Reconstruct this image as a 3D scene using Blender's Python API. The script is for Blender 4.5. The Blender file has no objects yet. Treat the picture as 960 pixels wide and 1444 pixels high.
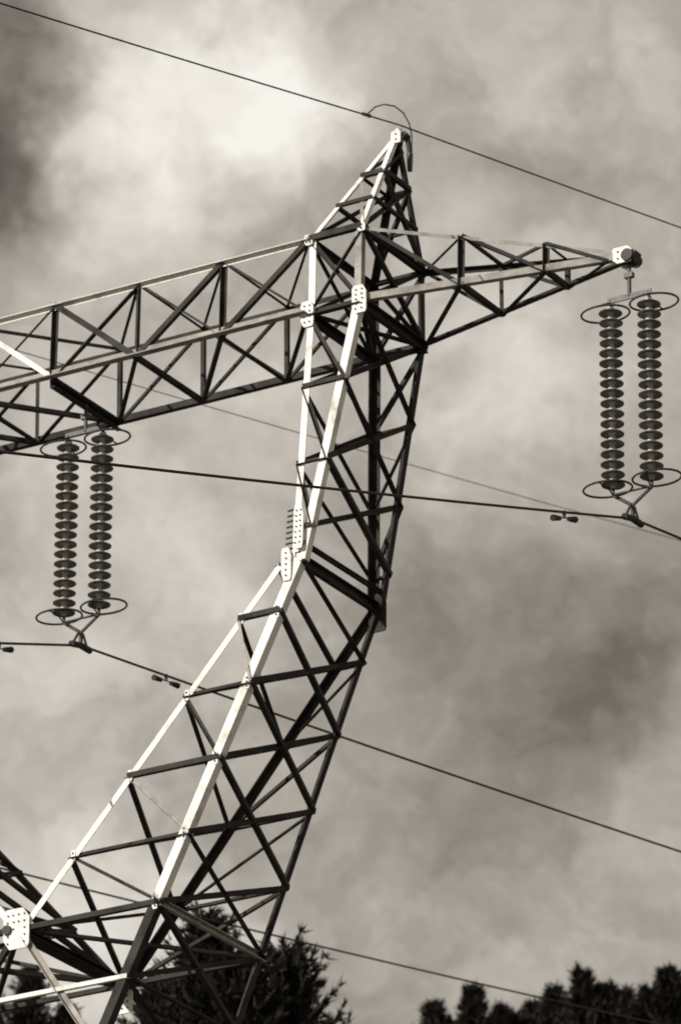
import bpy, math, random
from mathutils import Vector, Matrix, noise
random.seed(7)
S=bpy.context.scene
S.view_settings.view_transform='Standard'; S.view_settings.look='None'; S.view_settings.exposure=0

# ---------------------------------------------------------------- materials
def mat(name,c1,c2,rough=.6,scale=6,metal=0.0,bump=0.0,spec=.3,stretch=(1,1,1),lo=.32,hi=.68):
    m=bpy.data.materials.new(name); m.use_nodes=True; N=m.node_tree.nodes; L=m.node_tree.links
    b=N['Principled BSDF']; tc=N.new('ShaderNodeTexCoord'); mp=N.new('ShaderNodeMapping'); mp.inputs['Scale'].default_value=stretch
    n=N.new('ShaderNodeTexNoise'); n.inputs['Scale'].default_value=scale; n.inputs['Detail'].default_value=5; n.inputs['Roughness'].default_value=.65
    r=N.new('ShaderNodeValToRGB'); r.color_ramp.elements[0].position=lo; r.color_ramp.elements[1].position=hi
    r.color_ramp.elements[0].color=(*c1,1); r.color_ramp.elements[1].color=(*c2,1)
    L.new(tc.outputs['Object'],mp.inputs['Vector']); L.new(mp.outputs[0],n.inputs['Vector']); L.new(n.outputs['Fac'],r.inputs['Fac']); L.new(r.outputs['Color'],b.inputs['Base Color'])
    b.inputs['Roughness'].default_value=rough; b.inputs['Metallic'].default_value=metal; b.inputs['Specular IOR Level'].default_value=spec
    if bump:
        bp=N.new('ShaderNodeBump'); bp.inputs['Strength'].default_value=bump; bp.inputs['Distance'].default_value=.02
        L.new(n.outputs['Fac'],bp.inputs['Height']); L.new(bp.outputs[0],b.inputs['Normal'])
    return m
M={}
M['bright']=mat('galvanised_steel_sunlit',(.40,.38,.345),(.82,.79,.73),.6,2.2,bump=.15,lo=.28,hi=.48)  # sunlit look put into the steel colour, for near legs, chords and plates
M['mid']=mat('galvanised_steel_half_lit',(.17,.161,.145),(.42,.395,.355),.65,3,bump=.15)  # same steel, half-lit tone put into its colour
M['dark']=mat('galvanised_steel_shaded',(.020,.0185,.0165),(.058,.054,.048),.75,2,spec=.12)  # same steel with shade put into its colour, for bracing and far members
M['bolt']=mat('bolt_steel',(.015,.014,.013),(.03,.028,.026),.6,8)
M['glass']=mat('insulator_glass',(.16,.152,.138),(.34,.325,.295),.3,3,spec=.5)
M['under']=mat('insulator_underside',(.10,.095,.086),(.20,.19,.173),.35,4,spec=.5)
M['cap']=mat('insulator_cap',(.34,.325,.295),(.55,.525,.475),.5,6)
M['fitting']=mat('string_fitting_steel',(.04,.0375,.034),(.10,.094,.084),.5,8)
M['wire']=mat('conductor_aluminium',(.02,.0187,.017),(.045,.042,.038),.6,3,spec=.2)
M['leaf']=mat('conifer_needles',(.012,.011,.0095),(.040,.037,.032),.85,1.2,spec=.05)
M['bark']=mat('conifer_bark',(.03,.027,.023),(.07,.065,.055),.9,4)
M['ground']=mat('hillside_grass',(.045,.042,.035),(.11,.103,.085),.95,.25,bump=.6)
MK=list(M.keys())

class Geo:
    def __init__(s): s.v=[];s.f=[];s.m=[]
    def add(s,vs,fs,m):
        o=len(s.v); s.v+= [tuple(a) for a in vs]; s.f+=[tuple(i+o for i in f) for f in fs]; s.m+=[m]*len(fs)
    def obj(s,name,parent=None,smooth=False):
        me=bpy.data.meshes.new(name); me.from_pydata(s.v,[],s.f)
        used=sorted(set(s.m),key=MK.index)
        for k in used: me.materials.append(M[k])
        me.polygons.foreach_set('material_index',[used.index(k) for k in s.m])
        if smooth: me.polygons.foreach_set('use_smooth',[True]*len(me.polygons))
        me.update(); o=bpy.data.objects.new(name,me); S.collection.objects.link(o)
        if parent: o.parent=parent
        return o
cnt=[0]
def prism(g,p,q,prof,hint,m):
    """extrude a 2-D profile from p to q; profile x-axis follows hint"""
    p=Vector(p);q=Vector(q);d=(q-p).normalized(); h=Vector(hint)
    a=h-d*h.dot(d)
    if a.length<1e-3: a=Vector((0,0,1))-d*d.z
    if a.length<1e-3: a=Vector((1,0,0))-d*d.x
    a.normalize(); b=d.cross(a); n=len(prof)
    cnt[0]+=1; j=((cnt[0]*37)%11-5)*.0012
    vs=[p+a*(x+j)+b*(y+j) for x,y in prof]+[q+a*(x+j)+b*(y+j) for x,y in prof]
    fs=[tuple(range(n-1,-1,-1)),tuple(range(n,2*n))]+[(i,(i+1)%n,(i+1)%n+n,i+n) for i in range(n)]
    g.add(vs,fs,m)
def angle(g,p,q,w,m,hint,flip=1,c=0.0):
    t=max(w*.13,.008)
    pr=[(0,0),(w,0),(w,t),(t,t),(t,w),(0,w)]
    pr=[(x-c*w,(y-c*w)*flip) for x,y in pr]
    if flip<0: pr=pr[::-1]
    prism(g,p,q,pr,hint,m)
def box(g,p,q,w,h,m,hint):
    prism(g,p,q,[(-w/2,-h/2),(w/2,-h/2),(w/2,h/2),(-w/2,h/2)],hint,m)
def channel(g,p,q,w,h,m,hint):
    t=.02
    pr=[(-w/2,-h/2),(w/2,-h/2),(w/2,-h/2+t),(-w/2+t,-h/2+t),(-w/2+t,h/2-t),(w/2,h/2-t),(w/2,h/2),(-w/2,h/2)]
    prism(g,p,q,pr,hint,m)
def cyl(g,p,q,r1,r2,m,n=10):
    p=Vector(p);q=Vector(q);d=(q-p).normalized(); a=d.orthogonal().normalized(); b=d.cross(a)
    c=[(math.cos(2*math.pi*i/n),math.sin(2*math.pi*i/n)) for i in range(n)]
    vs=[p+(a*x+b*y)*r1 for x,y in c]+[q+(a*x+b*y)*r2 for x,y in c]
    g.add(vs,[tuple(range(n-1,-1,-1)),tuple(range(n,2*n))]+[(i,(i+1)%n,(i+1)%n+n,i+n) for i in range(n)],m)
def tube(g,pts,r,m,n=8,closed=False):
    pts=[Vector(p) for p in pts]; k=len(pts); vs=[];fs=[]
    up=Vector((.13,.21,.97))
    for i,p in enumerate(pts):
        if closed: d=pts[(i+1)%k]-pts[i-1]
        else: d=pts[min(i+1,k-1)]-pts[max(i-1,0)]
        d.normalize(); a=d.cross(up).normalized(); b=d.cross(a)
        vs+=[p+(a*math.cos(2*math.pi*j/n)+b*math.sin(2*math.pi*j/n))*r for j in range(n)]
    R=k if closed else k-1
    for i in range(R):
        for j in range(n):
            fs.append((i*n+j,i*n+(j+1)%n,((i+1)%k)*n+(j+1)%n,((i+1)%k)*n+j))
    if not closed: fs+= [tuple(range(n-1,-1,-1)),tuple(range((k-1)*n,k*n))]
    g.add(vs,fs,m)
def lathe(g,c,prof,m,n=20):
    vs=[];fs=[];c=Vector(c)
    for r,z in prof:
        vs+=[c+Vector((r*math.cos(2*math.pi*i/n),r*math.sin(2*math.pi*i/n),z)) for i in range(n)]
    for k in range(len(prof)-1):
        for i in range(n): fs.append((k*n+i,k*n+(i+1)%n,(k+1)*n+(i+1)%n,(k+1)*n+i))
    g.add(vs,fs,m)

# ---------------------------------------------------------------- tower frame (v = along crossarm, u = along the line)
AZ=1.02595
U=Vector((math.cos(AZ),math.sin(AZ),0)); V=Vector((math.sin(AZ),-math.cos(AZ),0)); Z=Vector((0,0,1))
O=Vector((-4.51445,100.63147,47.34146))
def P(v,u,z): return O+V*v+U*u+Z*z
va,vb,hb,ht,zt=5.27,6.33,1.09,1.06,1.43
vp,zp=6.43,3.70; vt,ztip=10.95,.11
vk,hk,zk=5.24,1.32,-4.68
hw,zw,vo=1.66,-10.45,2.79
tower=bpy.data.objects.new('transmission_tower',None); S.collection.objects.link(tower)

def plate(g,c,ax,ay,w,h,m='bright',bolts=(3,4),th=.014,front=-1):
    """gusset plate centred at c in the ax/ay plane with rows of bolt heads"""
    ax=Vector(ax).normalized(); ay=Vector(ay); ay=(ay-ax*ay.dot(ax)).normalized(); n=ax.cross(ay)
    if n.dot(-U)<0: n=-n
    c=Vector(c)
    cut=.25
    out=[(-w/2,-h/2+h*cut),(-w/2+w*cut,-h/2),(w/2-w*cut*.3,-h/2),(w/2,-h/2+h*.1),(w/2,h/2-h*cut),(w/2-w*cut,h/2),(-w/2+w*.1,h/2),(-w/2,h/2-h*.1)]
    k=len(out); vs=[c+ax*x+ay*y-n*th for x,y in out]+[c+ax*x+ay*y+n*th for x,y in out]
    g.add(vs,[tuple(range(k-1,-1,-1)),tuple(range(k,2*k))]+[(i,(i+1)%k,(i+1)%k+k,i+k) for i in range(k)],m)
    bx,by=bolts
    for i in range(bx):
        for j in range(by):
            if bx>3 and by>3 and 0<i<bx-1 and random.random()<.45: continue
            x=(-.5+(i+.5)/bx)*w*.86+random.uniform(-.008,.008); y=(-.5+(j+.5)/by)*h*.86
            q=c+ax*x+ay*y
            cyl(g,q+n*th*.5,q+n*(th+.02),.017,.015,'bolt',6)

def half(sg):
    """one side of the portal head: fork leg, column, peak and arm (sg=+1 / -1 mirrored)"""
    gl=Geo(); gb=Geo(); gp=Geo()
    Q=lambda v,u,z:P(sg*v,u,z)
    vin=V*(-sg)
    lerp=lambda a,b,t:a+(b-a)*t
    def legs(a,b,mt,w,hu,hv):  # angle leg, flanges pointing to the inside of the body
        d=(b-a).normalized(); h1=hv
        aa=(h1-d*h1.dot(d)).normalized(); bb=d.cross(aa)
        angle(gl,a,b,w*1.04,mt,h1,1 if bb.dot(hu)>0 else -1)
    # --- column between knee and crossarm
    base={'NA':(Q(va,-hb,0),Q(vk-.12,-hk,zk)),'NB':(Q(vb,-hb,0),Q(vk+.14,-hk,zk)),
          'FA':(Q(va,hb,0),Q(vk-.12,hk,zk)),'FB':(Q(vb,hb,0),Q(vk+.14,hk,zk))}
    for k,(a,b) in base.items():
        mt='bright' if k[0]=='N' else 'dark'  # near legs get the sunlit colour, far legs the shaded one
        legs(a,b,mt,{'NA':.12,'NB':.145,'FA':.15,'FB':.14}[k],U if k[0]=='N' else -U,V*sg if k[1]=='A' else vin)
    tl=[0,.3,.61,.87,1]
    def br(a,b,w=.085,m='dark',h=None,g=gb):
        angle(g,a,b,w*1.1,m,h or Z,random.choice((1,-1)),.4)
    for i in range(4):
        t0,t1=tl[i],tl[i+1]
        n={k:(lerp(a,b,t0),lerp(a,b,t1)) for k,(a,b) in base.items()}
        if i<3:
            br(n['NA'][1],n['NB'][1],.07); br(n['FA'][1],n['FB'][1],.07)
            br(n['NA'][0],n['NB'][1],.06); br(n['FB'][0],n['FA'][1],.07)
            br(n['NB'][1],n['FB'][0],.09); br(n['NB'][0],n['FB'][1],.09)
            br(n['NA'][1],n['FA'][0],.075); br(n['NA'][0],n['FA'][1],.075)
    # --- box between bottom and top chords
    bx={'NA':(Q(va,-hb,0),Q(va,-ht,zt)),'NB':(Q(vb,-hb,0),Q(vb,-ht,zt)),'FA':(Q(va,hb,0),Q(va,ht,zt)),'FB':(Q(vb,hb,0),Q(vb,ht,zt))}
    for k,(a,b) in bx.items():
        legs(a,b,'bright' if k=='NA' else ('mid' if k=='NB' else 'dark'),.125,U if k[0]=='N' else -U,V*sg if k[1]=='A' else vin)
    for k1,k2 in (('NA','NB'),('FA','FB'),('NA','FA'),('NB','FB')):
        br(bx[k1][0],bx[k2][1],.07); br(bx[k1][1],bx[k2][0],.07)
        br(bx[k1][1],bx[k2][1],.10); 
    # heavy cross beams along the line direction
    for a,b,w in ((Q(va,-hb,-.03),Q(va,hb,-.03),.19),(Q(vb,-hb,-.03),Q(vb,hb,-.03),.21),(Q(vk,-hk,zk+.05),Q(vk,hk,zk+.05),.2),
                (Q(va,-ht,zt-.02),Q(va,ht,zt-.02),.13),(Q(vb,-ht,zt-.02),Q(vb,ht,zt-.02),.13)):
        channel(gb,a,b,.1,w,'dark',V)
    channel(gb,Q(vk+.1,-hk,zk+.30),Q(vk+.12,hk,zk+.30),.08,.07,'dark',V)
    br(Q(va,-hb,0),Q(vb,hb,0),.08); br(Q(va,hb,0),Q(vb,-hb,0),.08)
    br(Q(va,-hb,0),Q(vb,-hb,0),.12); br(Q(va,hb,0),Q(vb,hb,0),.12)
    # --- peak
    ap=Q(vp,0,zp)
    pk={'NA':Q(va,-ht,zt),'NB':Q(vb,-ht,zt),'FA':Q(va,ht,zt),'FB':Q(vb,ht,zt)}
    for k,a in pk.items():
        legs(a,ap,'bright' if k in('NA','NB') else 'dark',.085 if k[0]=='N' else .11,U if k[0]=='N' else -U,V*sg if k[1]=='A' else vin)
    for t,w in ((.58,.075),(.30,.06)):
        r={k:lerp(a,ap,t) for k,a in pk.items()}
        br(r['NA'],r['NB'],w);br(r['NB'],r['FB'],w);br(r['FB'],r['FA'],w);br(r['FA'],r['NA'],w)
    r3={k:lerp(a,ap,.58) for k,a in pk.items()}
    br(pk['NB'],r3['FB'],.07);br(pk['FB'],r3['NB'],.07);br(pk['NA'],r3['FA'],.07);br(pk['NB'],r3['NA'],.05,'mid');br(pk['FA'],r3['FB'],.07)
    br(r3['NB'],lerp(pk['FB'],ap,.85),.05);br(r3['NA'],lerp(pk['FA'],ap,.85),.05)
    # --- outer arm
    tip=Q(vt,0,ztip)
    ch={'NT':(Q(vb,-ht,zt),Q(vt,-.09,ztip+.1)),'FT':(Q(vb,ht,zt),Q(vt,.09,ztip+.1)),'NB':(Q(vb,-hb,0),Q(vt,-.09,ztip-.02)),'FB':(Q(vb,hb,0),Q(vt,.09,ztip-.02))}
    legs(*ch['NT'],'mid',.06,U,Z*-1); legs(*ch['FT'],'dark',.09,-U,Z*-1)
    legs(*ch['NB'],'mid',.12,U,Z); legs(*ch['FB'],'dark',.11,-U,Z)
    fl=[0,.38,.70,.93]
    nd=[{k:lerp(a,b,t) for k,(a,b) in ch.items()} for t in fl]
    for i,n in enumerate(nd):
        if 0<i<3:
            br(n['NT'],n['NB'],.085); br(n['FT'],n['FB'],.07); br(n['NB'],n['FB'],.08); br(n['NT'],n['FT'],.05)
        if i<2:
            m2=nd[i+1]
            br(n['NT'],m2['NB'],.075); br(n['FB'],m2['NB'],.08); br(n['FT'],m2['FB'],.06); br(n['FT'],m2['NT'],.045)
    br(nd[2]['FB'],nd[3]['NB'],.05); br(nd[2]['NT'],nd[3]['NB'],.05)
    # tip casting: pale side plates round a dark hinge pin
    for e in (-1,1):
        plate(gp,Q(vt-.06,.13*e,ztip+.04),V,Z,.36,.30,'bright',(2,2),.012)
    box(gp,Q(vt-.22,0,ztip+.18),Q(vt+.08,0,ztip+.15),.02,.25,'bright',Z)
    cyl(gp,Q(vt+.05,-.19,ztip+.0),Q(vt+.05,.19,ztip+.0),.11,.11,'bolt',14)
    box(gp,Q(vt-.02,0,ztip+.03),Q(vt+.16,0,ztip-.01),.2,.22,'bolt',Z)
    # --- fork leg from waist to knee; outer legs run on straight to the narrow waist
    zb_=-14.0
    kx=(vk+.08-vo)/(zk-zw); hx=(hk-hw)/(zk-zw)
    low=lambda e,z:Q(vo+kx*(z-zw),e*(hw+hx*(z-zw)),z)
    fk={'NI':(Q(vk-.40,-hk,zk),Q(0,-hw,zw)),'NO':(Q(vk+.08,-hk,zk),Q(vo,-hw,zw)),'FI':(Q(vk-.12,hk,zk),Q(0,hw,zw)),'FO':(Q(vk+.08,hk,zk),Q(vo,hw,zw))}
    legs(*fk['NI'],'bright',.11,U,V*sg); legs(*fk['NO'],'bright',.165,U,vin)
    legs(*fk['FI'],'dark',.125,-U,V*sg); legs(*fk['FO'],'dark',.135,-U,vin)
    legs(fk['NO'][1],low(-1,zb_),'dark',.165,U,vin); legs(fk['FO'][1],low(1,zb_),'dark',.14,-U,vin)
    ll=[0,.15,.36,.58,.80,1]
    nd=[{k:lerp(a,b,t) for k,(a,b) in fk.items()} for t in ll]
    for i in range(5):
        n,m2=nd[i],nd[i+1]
        br(m2['NI'],m2['NO'],.085); br(m2['FI'],m2['FO'],.075)
        br(n['NO'],m2['FO'],.085)
        if i>0: br(m2['NO'],n['FO'],.085)
        br(n['NI'],m2['FI'],.075)
        if i>0: br(m2['NI'],n['FI'],.055)
        if i>0: br(n['NI'],m2['NO'],.055,'mid' if i%2 else 'dark')
        if i>0: br(n['FO'],m2['FI'],.06)
        # small splice plates and bolt heads at the joints
        plate(gp,m2['NO']-U*.012+vin*.07,V,fk['NO'][0]-fk['NO'][1],.10,.26,'bright',(1,3),.006)
        plate(gp,m2['NI']-U*.012-vin*.05,V,fk['NI'][0]-fk['NI'][1],.09,.2,'bright',(1,2),.006)
    # waist frame
    channel(gb,Q(vo,-hw,zw),Q(vo,hw,zw),.08,.13,'mid',V)
    br(Q(0,-hw,zw),Q(vo,hw,zw),.08); br(Q(0,hw,zw),Q(vo,-hw,zw),.08)
    lo=[{'N':low(-1,z),'F':low(1,z)} for z in (zw,-11.7,-12.9,zb_)]
    for i in range(3):
        br(lo[i]['N'],lo[i+1]['F'],.085);br(lo[i+1]['N'],lo[i]['F'],.085)
        br(lo[i+1]['N'],lo[i+1]['F'],.08)
    gz=-28.0
    b0={'N':(lo[3]['N'],Q(4.6,-4.6,gz)),'F':(lo[3]['F'],Q(4.6,4.6,gz))}
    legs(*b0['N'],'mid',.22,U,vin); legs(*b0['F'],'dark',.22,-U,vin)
    lv=[0,.12,.27,.46,.70,1]
    for i in range(5):
        for a,b in ((0,1),(1,0)):
            br(lerp(*b0['N'],lv[i+a]),lerp(*b0['F'],lv[i+b]),.1)
        br(lerp(*b0['N'],lv[i+1]),lerp(*b0['F'],lv[i+1]),.09)
    if sg>0:
        mir=lambda p:p-V*(2*(p-O).dot(V))
        for k,e in (('N',-1),('F',1)):
            c0=P(0,e*hw,zw); 
            br(c0,lo[2][k],.09,'mid' if k=='N' else 'dark'); br(c0,mir(lo[2][k]),.09)
            br(lo[2][k],mir(lo[2][k]),.09); br(lo[3][k],mir(lo[3][k]),.1)
            br(lo[1][k],mir(lo[1][k]),.07,'bright' if k=='N' else 'dark')
            br(lo[2][k],mir(lo[3][k]),.08); br(mir(lo[2][k]),lo[3][k],.08)
        for i in range(5):
            for k in 'NF':
                A=[lerp(*b0[k],t) for t in lv]
                br(A[i],mir(A[i+1]),.1);br(mir(A[i]),A[i+1],.1);br(A[i+1],mir(A[i+1]),.09)
    for u in (-4.6,4.6): box(gp,Q(4.6,u,gz-1.2),Q(4.6,u,gz+.25),.9,.9,'mid',V)
    # --- plates
    for v_,z_,w_,h_,bo,ut in ((va,-.02,.25,.48,(2,4),hb),(vb-.02,.02,.28,.52,(2,5),hb),(va,zt-.02,.16,.2,(2,2),ht),(vb,zt-.02,.15,.17,(1,2),ht)):
        plate(gp,Q(v_,-ut-.03,z_),V,Z,w_,h_,'bright',bo)
    kd=(base['NA'][0]-base['NA'][1]).normalized()
    plate(gp,Q(vk+.03,-hk-.03,zk+.60),V,kd,.19,.82,'bright',(2,7))
    plate(gp,Q(vk-.20,-hk-.04,zk-.05),V,(Q(vk-.4,0,zk)-Q(3,0,-8.6)),.19,.6,'bright',(1,5))
    plate(gp,Q(vk+.02,hk-.04,zk-.05),V,Z,.34,.7,'dark',(2,5))
    for i in range(9):   # step bolts at the knee
        q=lerp(base['NA'][1],base['NA'][0],.03+i*.022)
        cyl(gp,q-U*.01+vin*.0,q+vin*.14,.018,.018,'bolt',6)
    cyl(gp,ap-Z*.2,ap+Z*.02,.09,.07,'bright',10)
    plate(gp,ap-U*.1-Z*.16,V,Z,.19,.24,'bright',(1,2))
    cyl(gp,ap+V*.08-Z*.18,ap+V*.18-Z*.1,.1,.08,'bolt',10)
    if sg>0:
        plate(gp,P(-.02,-hw-.05,zw),V,Z,.52,.72,'bright',(4,5))
        plate(gp,P(0,hw-.12,zw-.25),V,Z,.42,.62,'bright',(3,5))
        cyl(gp,P(-.2,-hw-.1,zw),P(-.2,-hw-.02,zw),.09,.09,'bolt',10)
        channel(gb,P(0,-hw,zw-.05),P(0,hw,zw-.05),.1,.2,'dark',V)
        channel(gb,P(.22,-hw,zw-.1),P(.22,hw,zw-.1),.1,.1,'dark',V)
    return gl,gb,gp
gl,gb,gp=half(1)
l2,b2,p2=half(-1)
for n,g in (('right_leg_angles',gl),('right_bracing',gb),('right_gusset_plates',gp),('left_leg_angles',l2),('left_bracing',b2),('left_gusset_plates',p2)): g.obj(n,tower)
# crossarm between the two columns
gc=Geo()
def br(a,b,w=.085,m='dark'): angle(gc,a,b,w*1.1,m,Z,random.choice((1,-1)),.4)
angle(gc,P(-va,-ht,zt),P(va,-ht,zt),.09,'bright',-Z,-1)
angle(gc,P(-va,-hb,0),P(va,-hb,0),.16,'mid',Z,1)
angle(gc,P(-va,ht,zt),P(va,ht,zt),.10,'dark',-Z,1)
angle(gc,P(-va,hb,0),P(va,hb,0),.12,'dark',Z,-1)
xs=[-va,-va*2/3,-va/3,0,va/3,va*2/3,va]
T=lambda i,s:P(xs[i],s*ht,zt); B=lambda i,s:P(xs[i],s*hb,0)
for i in range(7):
    if 0<i<6:
        br(T(i,-1),B(i,-1),.085); br(T(i,1),B(i,1),.07); br(T(i,-1),T(i,1),.05)
        br(B(i,-1),B(i,1),.08)
for i in range(6):
    if i>=3:
        br(B(i,-1),T(i+1,-1),.085); br(T(i,-1),B(i+1,-1),.10 if i==3 else .04)
        br(T(i,1),B(i+1,1),.075); br(B(i,1),T(i+1,1),.05)
        br(B(i,1),B(i+1,-1),.075); br(T(i,1),T(i+1,-1),.045)
    else:
        br(B(i+1,-1),T(i,-1),.085,'bright' if i==2 else 'dark'); br(T(i+1,-1),B(i,-1),.04,'dark')
        br(T(i+1,1),B(i,1),.08); br(B(i+1,1),T(i,1),.05)
        br(B(i+1,1),B(i,-1),.075); br(T(i+1,1),T(i,-1),.045)
channel(gc,P(0,-hb,-.08),P(0,hb,-.08),.1,.17,'dark',V)
gc.obj('crossarm_truss',tower)

# ---------------------------------------------------------------- insulators
def insulator(v0,z0,ext):
    g=Geo(); top=P(v0,0,z0)
    yt=-.42-ext
    cyl(g,top+Z*.02,top+Z*(yt),.035,.035,'fitting',8)
    box(g,top+Z*(yt*.45)-V*.08,top+Z*(yt*.45)+V*.08,.09,.09,'fitting',Z)
    box(g,top+V*-.42+Z*yt,top+V*.42+Z*yt,.03,.10,'fitting',U)
    nd=18; sp=.186
    for s in (-1,1):
        c=top+V*(.365*s)+Z*yt
        cyl(g,c,c-Z*.16,.028,.028,'fitting',8)
        c0=c-Z*.12
        for k in range(nd):
            q=c0-Z*(k*sp)+Vector((random.gauss(0,.003),random.gauss(0,.003),0))
            lathe(g,q,[(.0,0),(.055,-.002),(.072,-.025),(.076,-.075),(.085,-.083)],'cap',14)
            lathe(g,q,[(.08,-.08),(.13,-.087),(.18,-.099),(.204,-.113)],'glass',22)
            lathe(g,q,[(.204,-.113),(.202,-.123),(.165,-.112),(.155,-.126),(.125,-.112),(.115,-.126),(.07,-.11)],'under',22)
            lathe(g,q,[(.07,-.11),(.045,-.12),(.04,-.19)],'cap',12)
        ce=c0-Z*(nd*sp)
        cyl(g,ce+Z*.03,ce-Z*.14,.028,.028,'fitting',8)
        for zc,tl in ((c-Z*.22,.12),(ce+Z*.02,-.12)):
            cc=zc+V*(.10*s); pts=[]
            for i in range(36):
                a=2*math.pi*i/36
                pts.append(cc+V*(.43*math.cos(a))+U*(.33*math.sin(a)))
            tube(g,pts,.019,'wire',6,True)
            for e in (-1,1): tube(g,[zc+Z*(.18 if tl>0 else -.14),zc+Z*(.08 if tl>0 else -.06)+U*.2*e,cc+U*.33*e],.014,'wire',6)
    yb=yt-.12-nd*sp-.14
    a=top+V*-.38+Z*(yb+.03); b=top+V*.38+Z*(yb+.03); c=top+Z*(yb-.24)
    tube(g,[a,c],.032,'fitting',6); tube(g,[b,c],.032,'fitting',6); tube(g,[a,b],.02,'fitting',6)
    cyl(g,c,c-Z*.22,.04,.035,'fitting',8)
    e=c-Z*.24
    tube(g,[e+Z*.24-U*.06,e-U*.22,],.025,'fitting',6); tube(g,[e+Z*.24+U*.06,e+U*.22],.025,'fitting',6)
    tube(g,[e-U*.3-Z*.07,e,e+U*.3-Z*.0],.06,'wire',8)
    g.obj('insulator_string',smooth=False); return e
eC=insulator(0,-.1,.08); eR=insulator(vt,ztip,.28); eL=insulator(-vt,ztip,.28)

# ---------------------------------------------------------------- conductors and earth wires
def line(name,e,tn,tf,r,cn=.0004,cf=.0003,damp=(),ln=118,lf=260):
    g=Geo()
    def at(s): return e+U*s+Z*((tn*s+cn*s*s) if s<0 else (tf*s+cf*s*s))
    ss=[-ln+i*2 for i in range(int(ln/2))]+[0]+[i*.5 for i in range(1,20)]+[10+i*4 for i in range(int((lf-10)/4))]
    ss=sorted(set(ss+[-1,-.5,-.25]))
    tube(g,[at(s) for s in ss],r,'wire',8)
    for s in damp:
        t=tn if s<0 else tf
        d=(U+Z*t).normalized(); c=at(s)
        cyl(g,c+Z*.02,c-Z*.1,.035,.03,'fitting',8)
        tube(g,[c-Z*.1-d*.22,c-Z*.1+d*.22],.01,'wire',6)
        for q in (-1,1): cyl(g,c-Z*.115+d*.16*q,c-Z*.115+d*.40*q,.04,.055,'wire',10)
    g.obj(name)
line('power_line',eC,.337,.140,.023,damp=(-2.5,2.75))
line('power_line',eR,.325,.155,.023,damp=(-2.35,2.6))
line('power_line',eL,.330,.158,.023,damp=(-2.4,2.6))
for sg,tf in ((1,.228),(-1,.214)):
    e=P(sg*vp,0,zp+.12)
    line('earth_wire',e,.268,tf,.015 if sg>0 else .010,.0003,.0002)
g=Geo(); f=lambda u,z:P(vp,u,zp+z)
tube(g,[f(-1.1,-.17),f(-.8,.12),f(-.5,.3),f(-.15,.42),f(.15,.42),f(.36,.3),f(.45,.1),f(.44,-.2),f(.38,-.5)],.013,'wire',6)
cyl(g,f(-1.22,-.2),f(-.98,-.14),.035,.035,'fitting',8)
cyl(g,f(.3,-.02),f(.38,-.25),.05,.05,'fitting',8); cyl(g,f(.37,-.28),f(.38,-.62),.06,.045,'fitting',8)
g.obj('earth_wire_clamp',tower)

# ---------------------------------------------------------------- hillside
prof=[(-4000,-250),(-600,-60),(-80,-6),(0,0),(40,5),(100,19),(150,39),(220,62.5),(300,73),(450,80),(900,60),(4000,-100)]
def gh(x,y):
    for (a,za),(b,zb) in zip(prof,prof[1:]):
        if y<=b: break
    t=(y-a)/(b-a); z=za+(zb-za)*t
    z-= max(0,abs(x)-60)**1.2*.05 if abs(x)<1500 else 1440**1.2*.05
    amp=min(1,max(abs(x),abs(y)+10)/80)
    return z+amp*1.2*noise.noise(Vector((x*.03,y*.03,0)))+.25*noise.noise(Vector((x*.2,y*.2,3)))
def axis(lim,step,far):
    a=[];x=0;s=step
    while x<far:
        a.append(x); 
        if x>lim: s*=1.18
        x+=s
    return a
ax=axis(60,2.5,4000); xsn=[-a for a in ax[:0:-1]]+ax
ay=axis(260,2.5,4000); ysn=[-a for a in axis(20,4,3900)[:0:-1]]+ay
g=Geo(); vs=[(x,y,gh(x,y)) for y in ysn for x in xsn]; w=len(xsn)
g.add(vs,[(j*w+i,j*w+i+1,(j+1)*w+i+1,(j+1)*w+i) for j in range(len(ysn)-1) for i in range(w-1)],'ground')
g.obj('ground',smooth=True)

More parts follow.
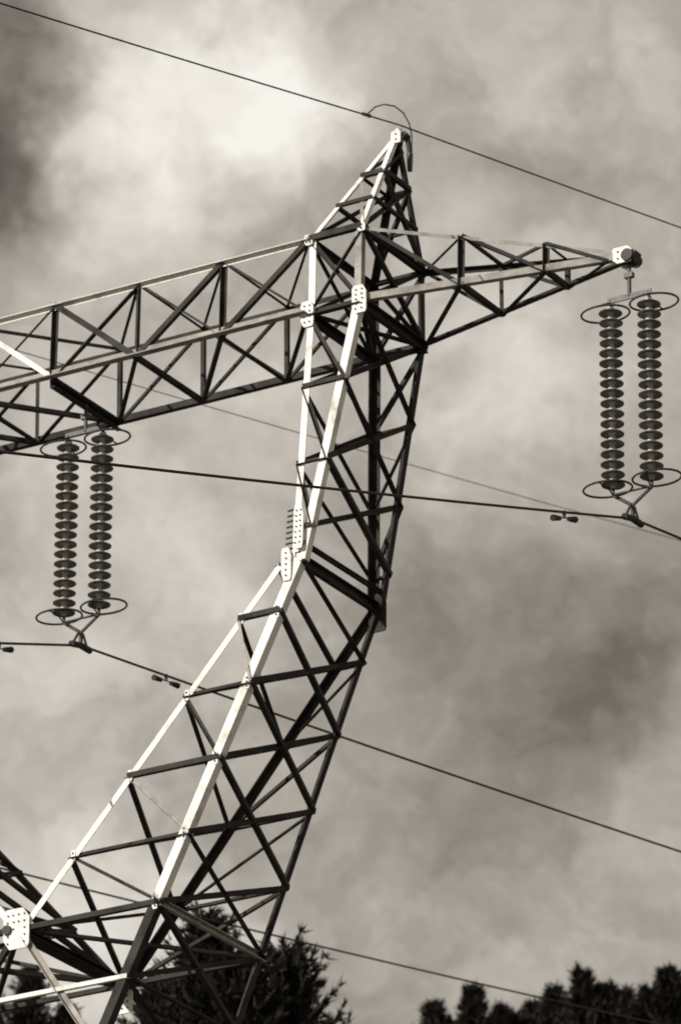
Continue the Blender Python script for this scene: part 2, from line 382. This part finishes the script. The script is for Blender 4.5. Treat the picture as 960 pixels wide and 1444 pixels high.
# ---------------------------------------------------------------- conifers
def conifer(x,y,ztop,R,seed,lean=0.0,dens=1.0,fat=.75,big=1.0,zmin=.16,up0=0.0):
    rnd=random.Random(seed); g=Geo(); zb=gh(x,y)-.3; H=ztop-zb
    trunk=[Vector((x+lean*(t**2),y,zb+H*t)) for t in (0,.3,.6,.85,1)]
    for i in range(4): cyl(g,trunk[i],trunk[i+1],.22*(1-i*.24)+.01,.22*(1-(i+1)*.24)+.01,'bark',8)
    z=H*zmin
    while z<H-.05:
        t=z/H; rad=R*min(1,((1-t)*1.0)**fat*1.15)*rnd.uniform(.7,1.12)
        nb=max(3,int(rnd.uniform(7,10)*min(dens,1.1)))
        a0=rnd.random()*6.28
        for b in range(nb):
            a=a0+b*6.283/nb+rnd.uniform(-.3,.3); L=rad*rnd.uniform(.5,1.25)+.12
            up=rnd.uniform(-.1,.45)+.5*t+up0
            c=Vector((x+lean*t*t,y,zb+z))
            k=max(3,int(L/.22)); dr=Vector((math.cos(a),math.sin(a),0))
            pts=[]
            for s in range(k+1):
                q=s/k
                pts.append(c+dr*(L*q)+Z*(L*(up*q*q-.12*q)))
            for s in range(0,k,2): 
                cyl(g,pts[s],pts[min(s+2,k)],.025*(1-s/k)+.006,.02*(1-s/k)+.005,'bark',3)
            for s in range(1,k+1):
                c2=pts[s]; q=s/k
                dd=(pts[s]-pts[s-1]).normalized()
                for n in range(int(10*dens*(1.35-.6*q))):
                    dv=(dd*rnd.uniform(.5,1.9)+Vector((rnd.gauss(0,.55),rnd.gauss(0,.55),rnd.gauss(.05,.45)))).normalized()
                    l=rnd.uniform(.14,.42)*(1.2-.35*q)*big; sd=dv.orthogonal().normalized()
                    sd.rotate(Matrix.Rotation(rnd.random()*6.28,3,dv)); wd=rnd.uniform(.025,.06)*big*(1.2-.4*q)
                    p0=c2+Vector((rnd.gauss(0,.04),rnd.gauss(0,.04),rnd.gauss(0,.04)))
                    g.add([p0-sd*wd,p0+sd*wd,p0+dv*l],[(0,1,2)],'leaf')
        z+=rnd.uniform(.13,.26)*(1 if t>.6 else 2.8)
    g.obj('conifer_tree')
conifer(-3.35,150,55.35,4.0,3,fat=.66,dens=1.4)
conifer(-1.6,151.5,55.0,3.6,11,.3,fat=.55,dens=1.35,up0=.1)
conifer(-4.5,152,54.2,3.0,5,fat=.62,dens=1.3)
conifer(-2.6,149,53.8,3.8,8,fat=.5,dens=1.4)
for i,(x,zt_,R) in enumerate(((9.0,77.6,3.4),(12.3,77.6,3.7),(10.7,76.8,3.4),(7.4,76.3,2.8),(5.0,76.9,2.6),(3.6,76.3,2.6),(-11.6,77.5,3.6),(-13.2,77.0,3.6),(14.2,77.2,3.8),(8.1,76.9,3.0),(13.2,76.9,3.4),(11.5,77.0,3.2),(6.1,76.2,3.0),(-10.2,76.2,2.8),(9.9,77.0,3.0),(6.7,75.9,3.2),(4.3,75.7,3.2))):
    conifer(x,218+(i*37%7),zt_+(i*37%7)*.33,R,20+i,dens=.95,fat=.78,big=1.2,zmin=.45,up0=.2)

# ---------------------------------------------------------------- sky
sun_v=Vector((-.75,-.42,.55)).normalized()
w=bpy.data.worlds.new('World'); S.world=w; w.use_nodes=True; N=w.node_tree.nodes; L=w.node_tree.links
bg=N['Background']; bg.inputs['Strength'].default_value=1
def node(t,**k):
    n=N.new(t)
    for a,b in k.items(): setattr(n,a,b)
    return n
def mth(op,a,b=None,c=None,clamp=False):
    n=node('ShaderNodeMath',operation=op,use_clamp=clamp)
    for i,q in enumerate((a,b,c)):
        if q is None: continue
        if isinstance(q,(int,float)): n.inputs[i].default_value=q
        else: L.new(q,n.inputs[i])
    return n.outputs[0]
tc=node('ShaderNodeTexCoord'); D=tc.outputs['Generated']
def nz(src,scale,detail,rough,stretch=(1,1,1),off=(0,0,0),dist=0,col=False):
    mp=node('ShaderNodeMapping'); mp.inputs['Scale'].default_value=stretch; mp.inputs['Location'].default_value=off; L.new(src,mp.inputs['Vector'])
    n=node('ShaderNodeTexNoise'); n.inputs['Scale'].default_value=scale; n.inputs['Detail'].default_value=detail; n.inputs['Roughness'].default_value=rough; n.inputs['Distortion'].default_value=dist
    L.new(mp.outputs[0],n.inputs['Vector']); return n.outputs['Color'] if col else n.outputs['Fac']
wc=nz(D,38,4,.6,col=True)
sub=node('ShaderNodeVectorMath',operation='SUBTRACT'); L.new(wc,sub.inputs[0]); sub.inputs[1].default_value=(.5,.5,.5)
sc=node('ShaderNodeVectorMath',operation='SCALE'); L.new(sub.outputs[0],sc.inputs[0]); sc.inputs['Scale'].default_value=.042
wd=node('ShaderNodeVectorMath',operation='ADD'); L.new(D,wd.inputs[0]); L.new(sc.outputs[0],wd.inputs[1])
# cloud banks: azimuth deg, elevation deg, radius deg, brightness
banks=[(-1.85,27.1,1.0,.40),(-.55,27.5,.8,.46),(-2.1,25.9,.9,.22),(-3.5,26.7,.75,-.46),(-3.4,28.0,.6,-.26),(1.4,27.4,1.0,.14),(3.3,27.2,.45,.20),
 (1.5,24.5,.8,.28),(.9,25.4,.7,.16),(-1.4,22.8,.8,.26),(-2.6,24.0,.9,.18),(-.9,24.3,.6,.15),(2.4,21.9,1.1,-.15),(.8,22.6,.6,-.10),(3.3,23.0,.6,-.06),
 (1.4,20.3,1.0,-.09),(-2.3,19.7,.9,.32),(2.9,19.4,.5,.08),(-3.0,21.7,.9,.20),(-1.6,21.0,.9,.12),(3.2,25.3,.8,.12),(-1.0,19.4,.6,.14)]
acc=None
for az,el,r,a in banks:
    az=math.radians(az);el=math.radians(el)
    dv=(math.sin(az)*math.cos(el),math.cos(az)*math.cos(el),math.sin(el))
    ds=node('ShaderNodeVectorMath',operation='DISTANCE'); L.new(wd.outputs[0],ds.inputs[0]); ds.inputs[1].default_value=dv
    q=mth('MULTIPLY',ds.outputs['Value'],1/math.radians(r)); q=mth('MULTIPLY',mth('MULTIPLY',q,q),-1.0); q=mth('EXPONENT',q); 
    q=mth('MULTIPLY',q,a); acc=q if acc is None else mth('ADD',acc,q)
big=mth('MULTIPLY',mth('SUBTRACT',nz(wd.outputs[0],24,5,.55,(1,1,1.2),(3.1,0,1.7)),.5),.55)
fine=mth('MULTIPLY',mth('SUBTRACT',nz(wd.outputs[0],80,5,.6,(1,1,1.3),(0,2,5)),.5),.30)
F=mth('ADD',mth('ADD',acc,big),mth('ADD',fine,.51))
cr=node('ShaderNodeValToRGB'); L.new(F,cr.inputs['Fac'])
E=cr.color_ramp.elements; E[0].position=0.0; E[0].color=(.060,.051,.043,1); E[1].position=1.0; E[1].color=(.98,.945,.87,1)
for p,c in ((.25,(.170,.151,.129,1)),(.5,(.385,.351,.306,1)),(.75,(.69,.645,.575,1))):
    e=E.new(p); e.color=c
sky=node('ShaderNodeTexSky',sky_type='NISHITA'); sky.sun_disc=False
sky.sun_elevation=math.asin(sun_v.z); sky.sun_rotation=math.atan2(sun_v.x,sun_v.y)
bw=node('ShaderNodeRGBToBW'); L.new(sky.outputs[0],bw.inputs[0])
cs=node('ShaderNodeCombineColor'); 
for i,k in enumerate((.1,.092,.082)): L.new(mth('MULTIPLY',bw.outputs[0],k),cs.inputs[i])
mx=node('ShaderNodeMix',data_type='RGBA'); mx.inputs[0].default_value=.95
L.new(cs.outputs[0],mx.inputs[6]); L.new(cr.outputs[0],mx.inputs[7]); L.new(mx.outputs[2],bg.inputs['Color'])
w.cycles.sampling_method='MANUAL'; w.cycles.sample_map_resolution=512

sun=bpy.data.lights.new('sun','SUN'); sun.energy=5; sun.angle=math.radians(.5); sun.color=(1,.95,.88)
so=bpy.data.objects.new('sun',sun); S.collection.objects.link(so); so.rotation_euler=sun_v.to_track_quat('Z','Y').to_euler()

# ---------------------------------------------------------------- camera
cam=bpy.data.cameras.new('camera'); co=bpy.data.objects.new('camera',cam); S.collection.objects.link(co)
cam.sensor_width=36; cam.sensor_fit='AUTO'; cam.lens=36*8782/1444; cam.clip_end=9000; cam.clip_start=.5
cam.dof.use_dof=True; cam.dof.focus_distance=79; cam.dof.aperture_fstop=3.0
co.matrix_world=Matrix.Translation((0,0,1.6)) @ Matrix.Rotation(math.pi/2+.40898,4,'X') @ Matrix.Rotation(.00521,4,'Z')
S.camera=co
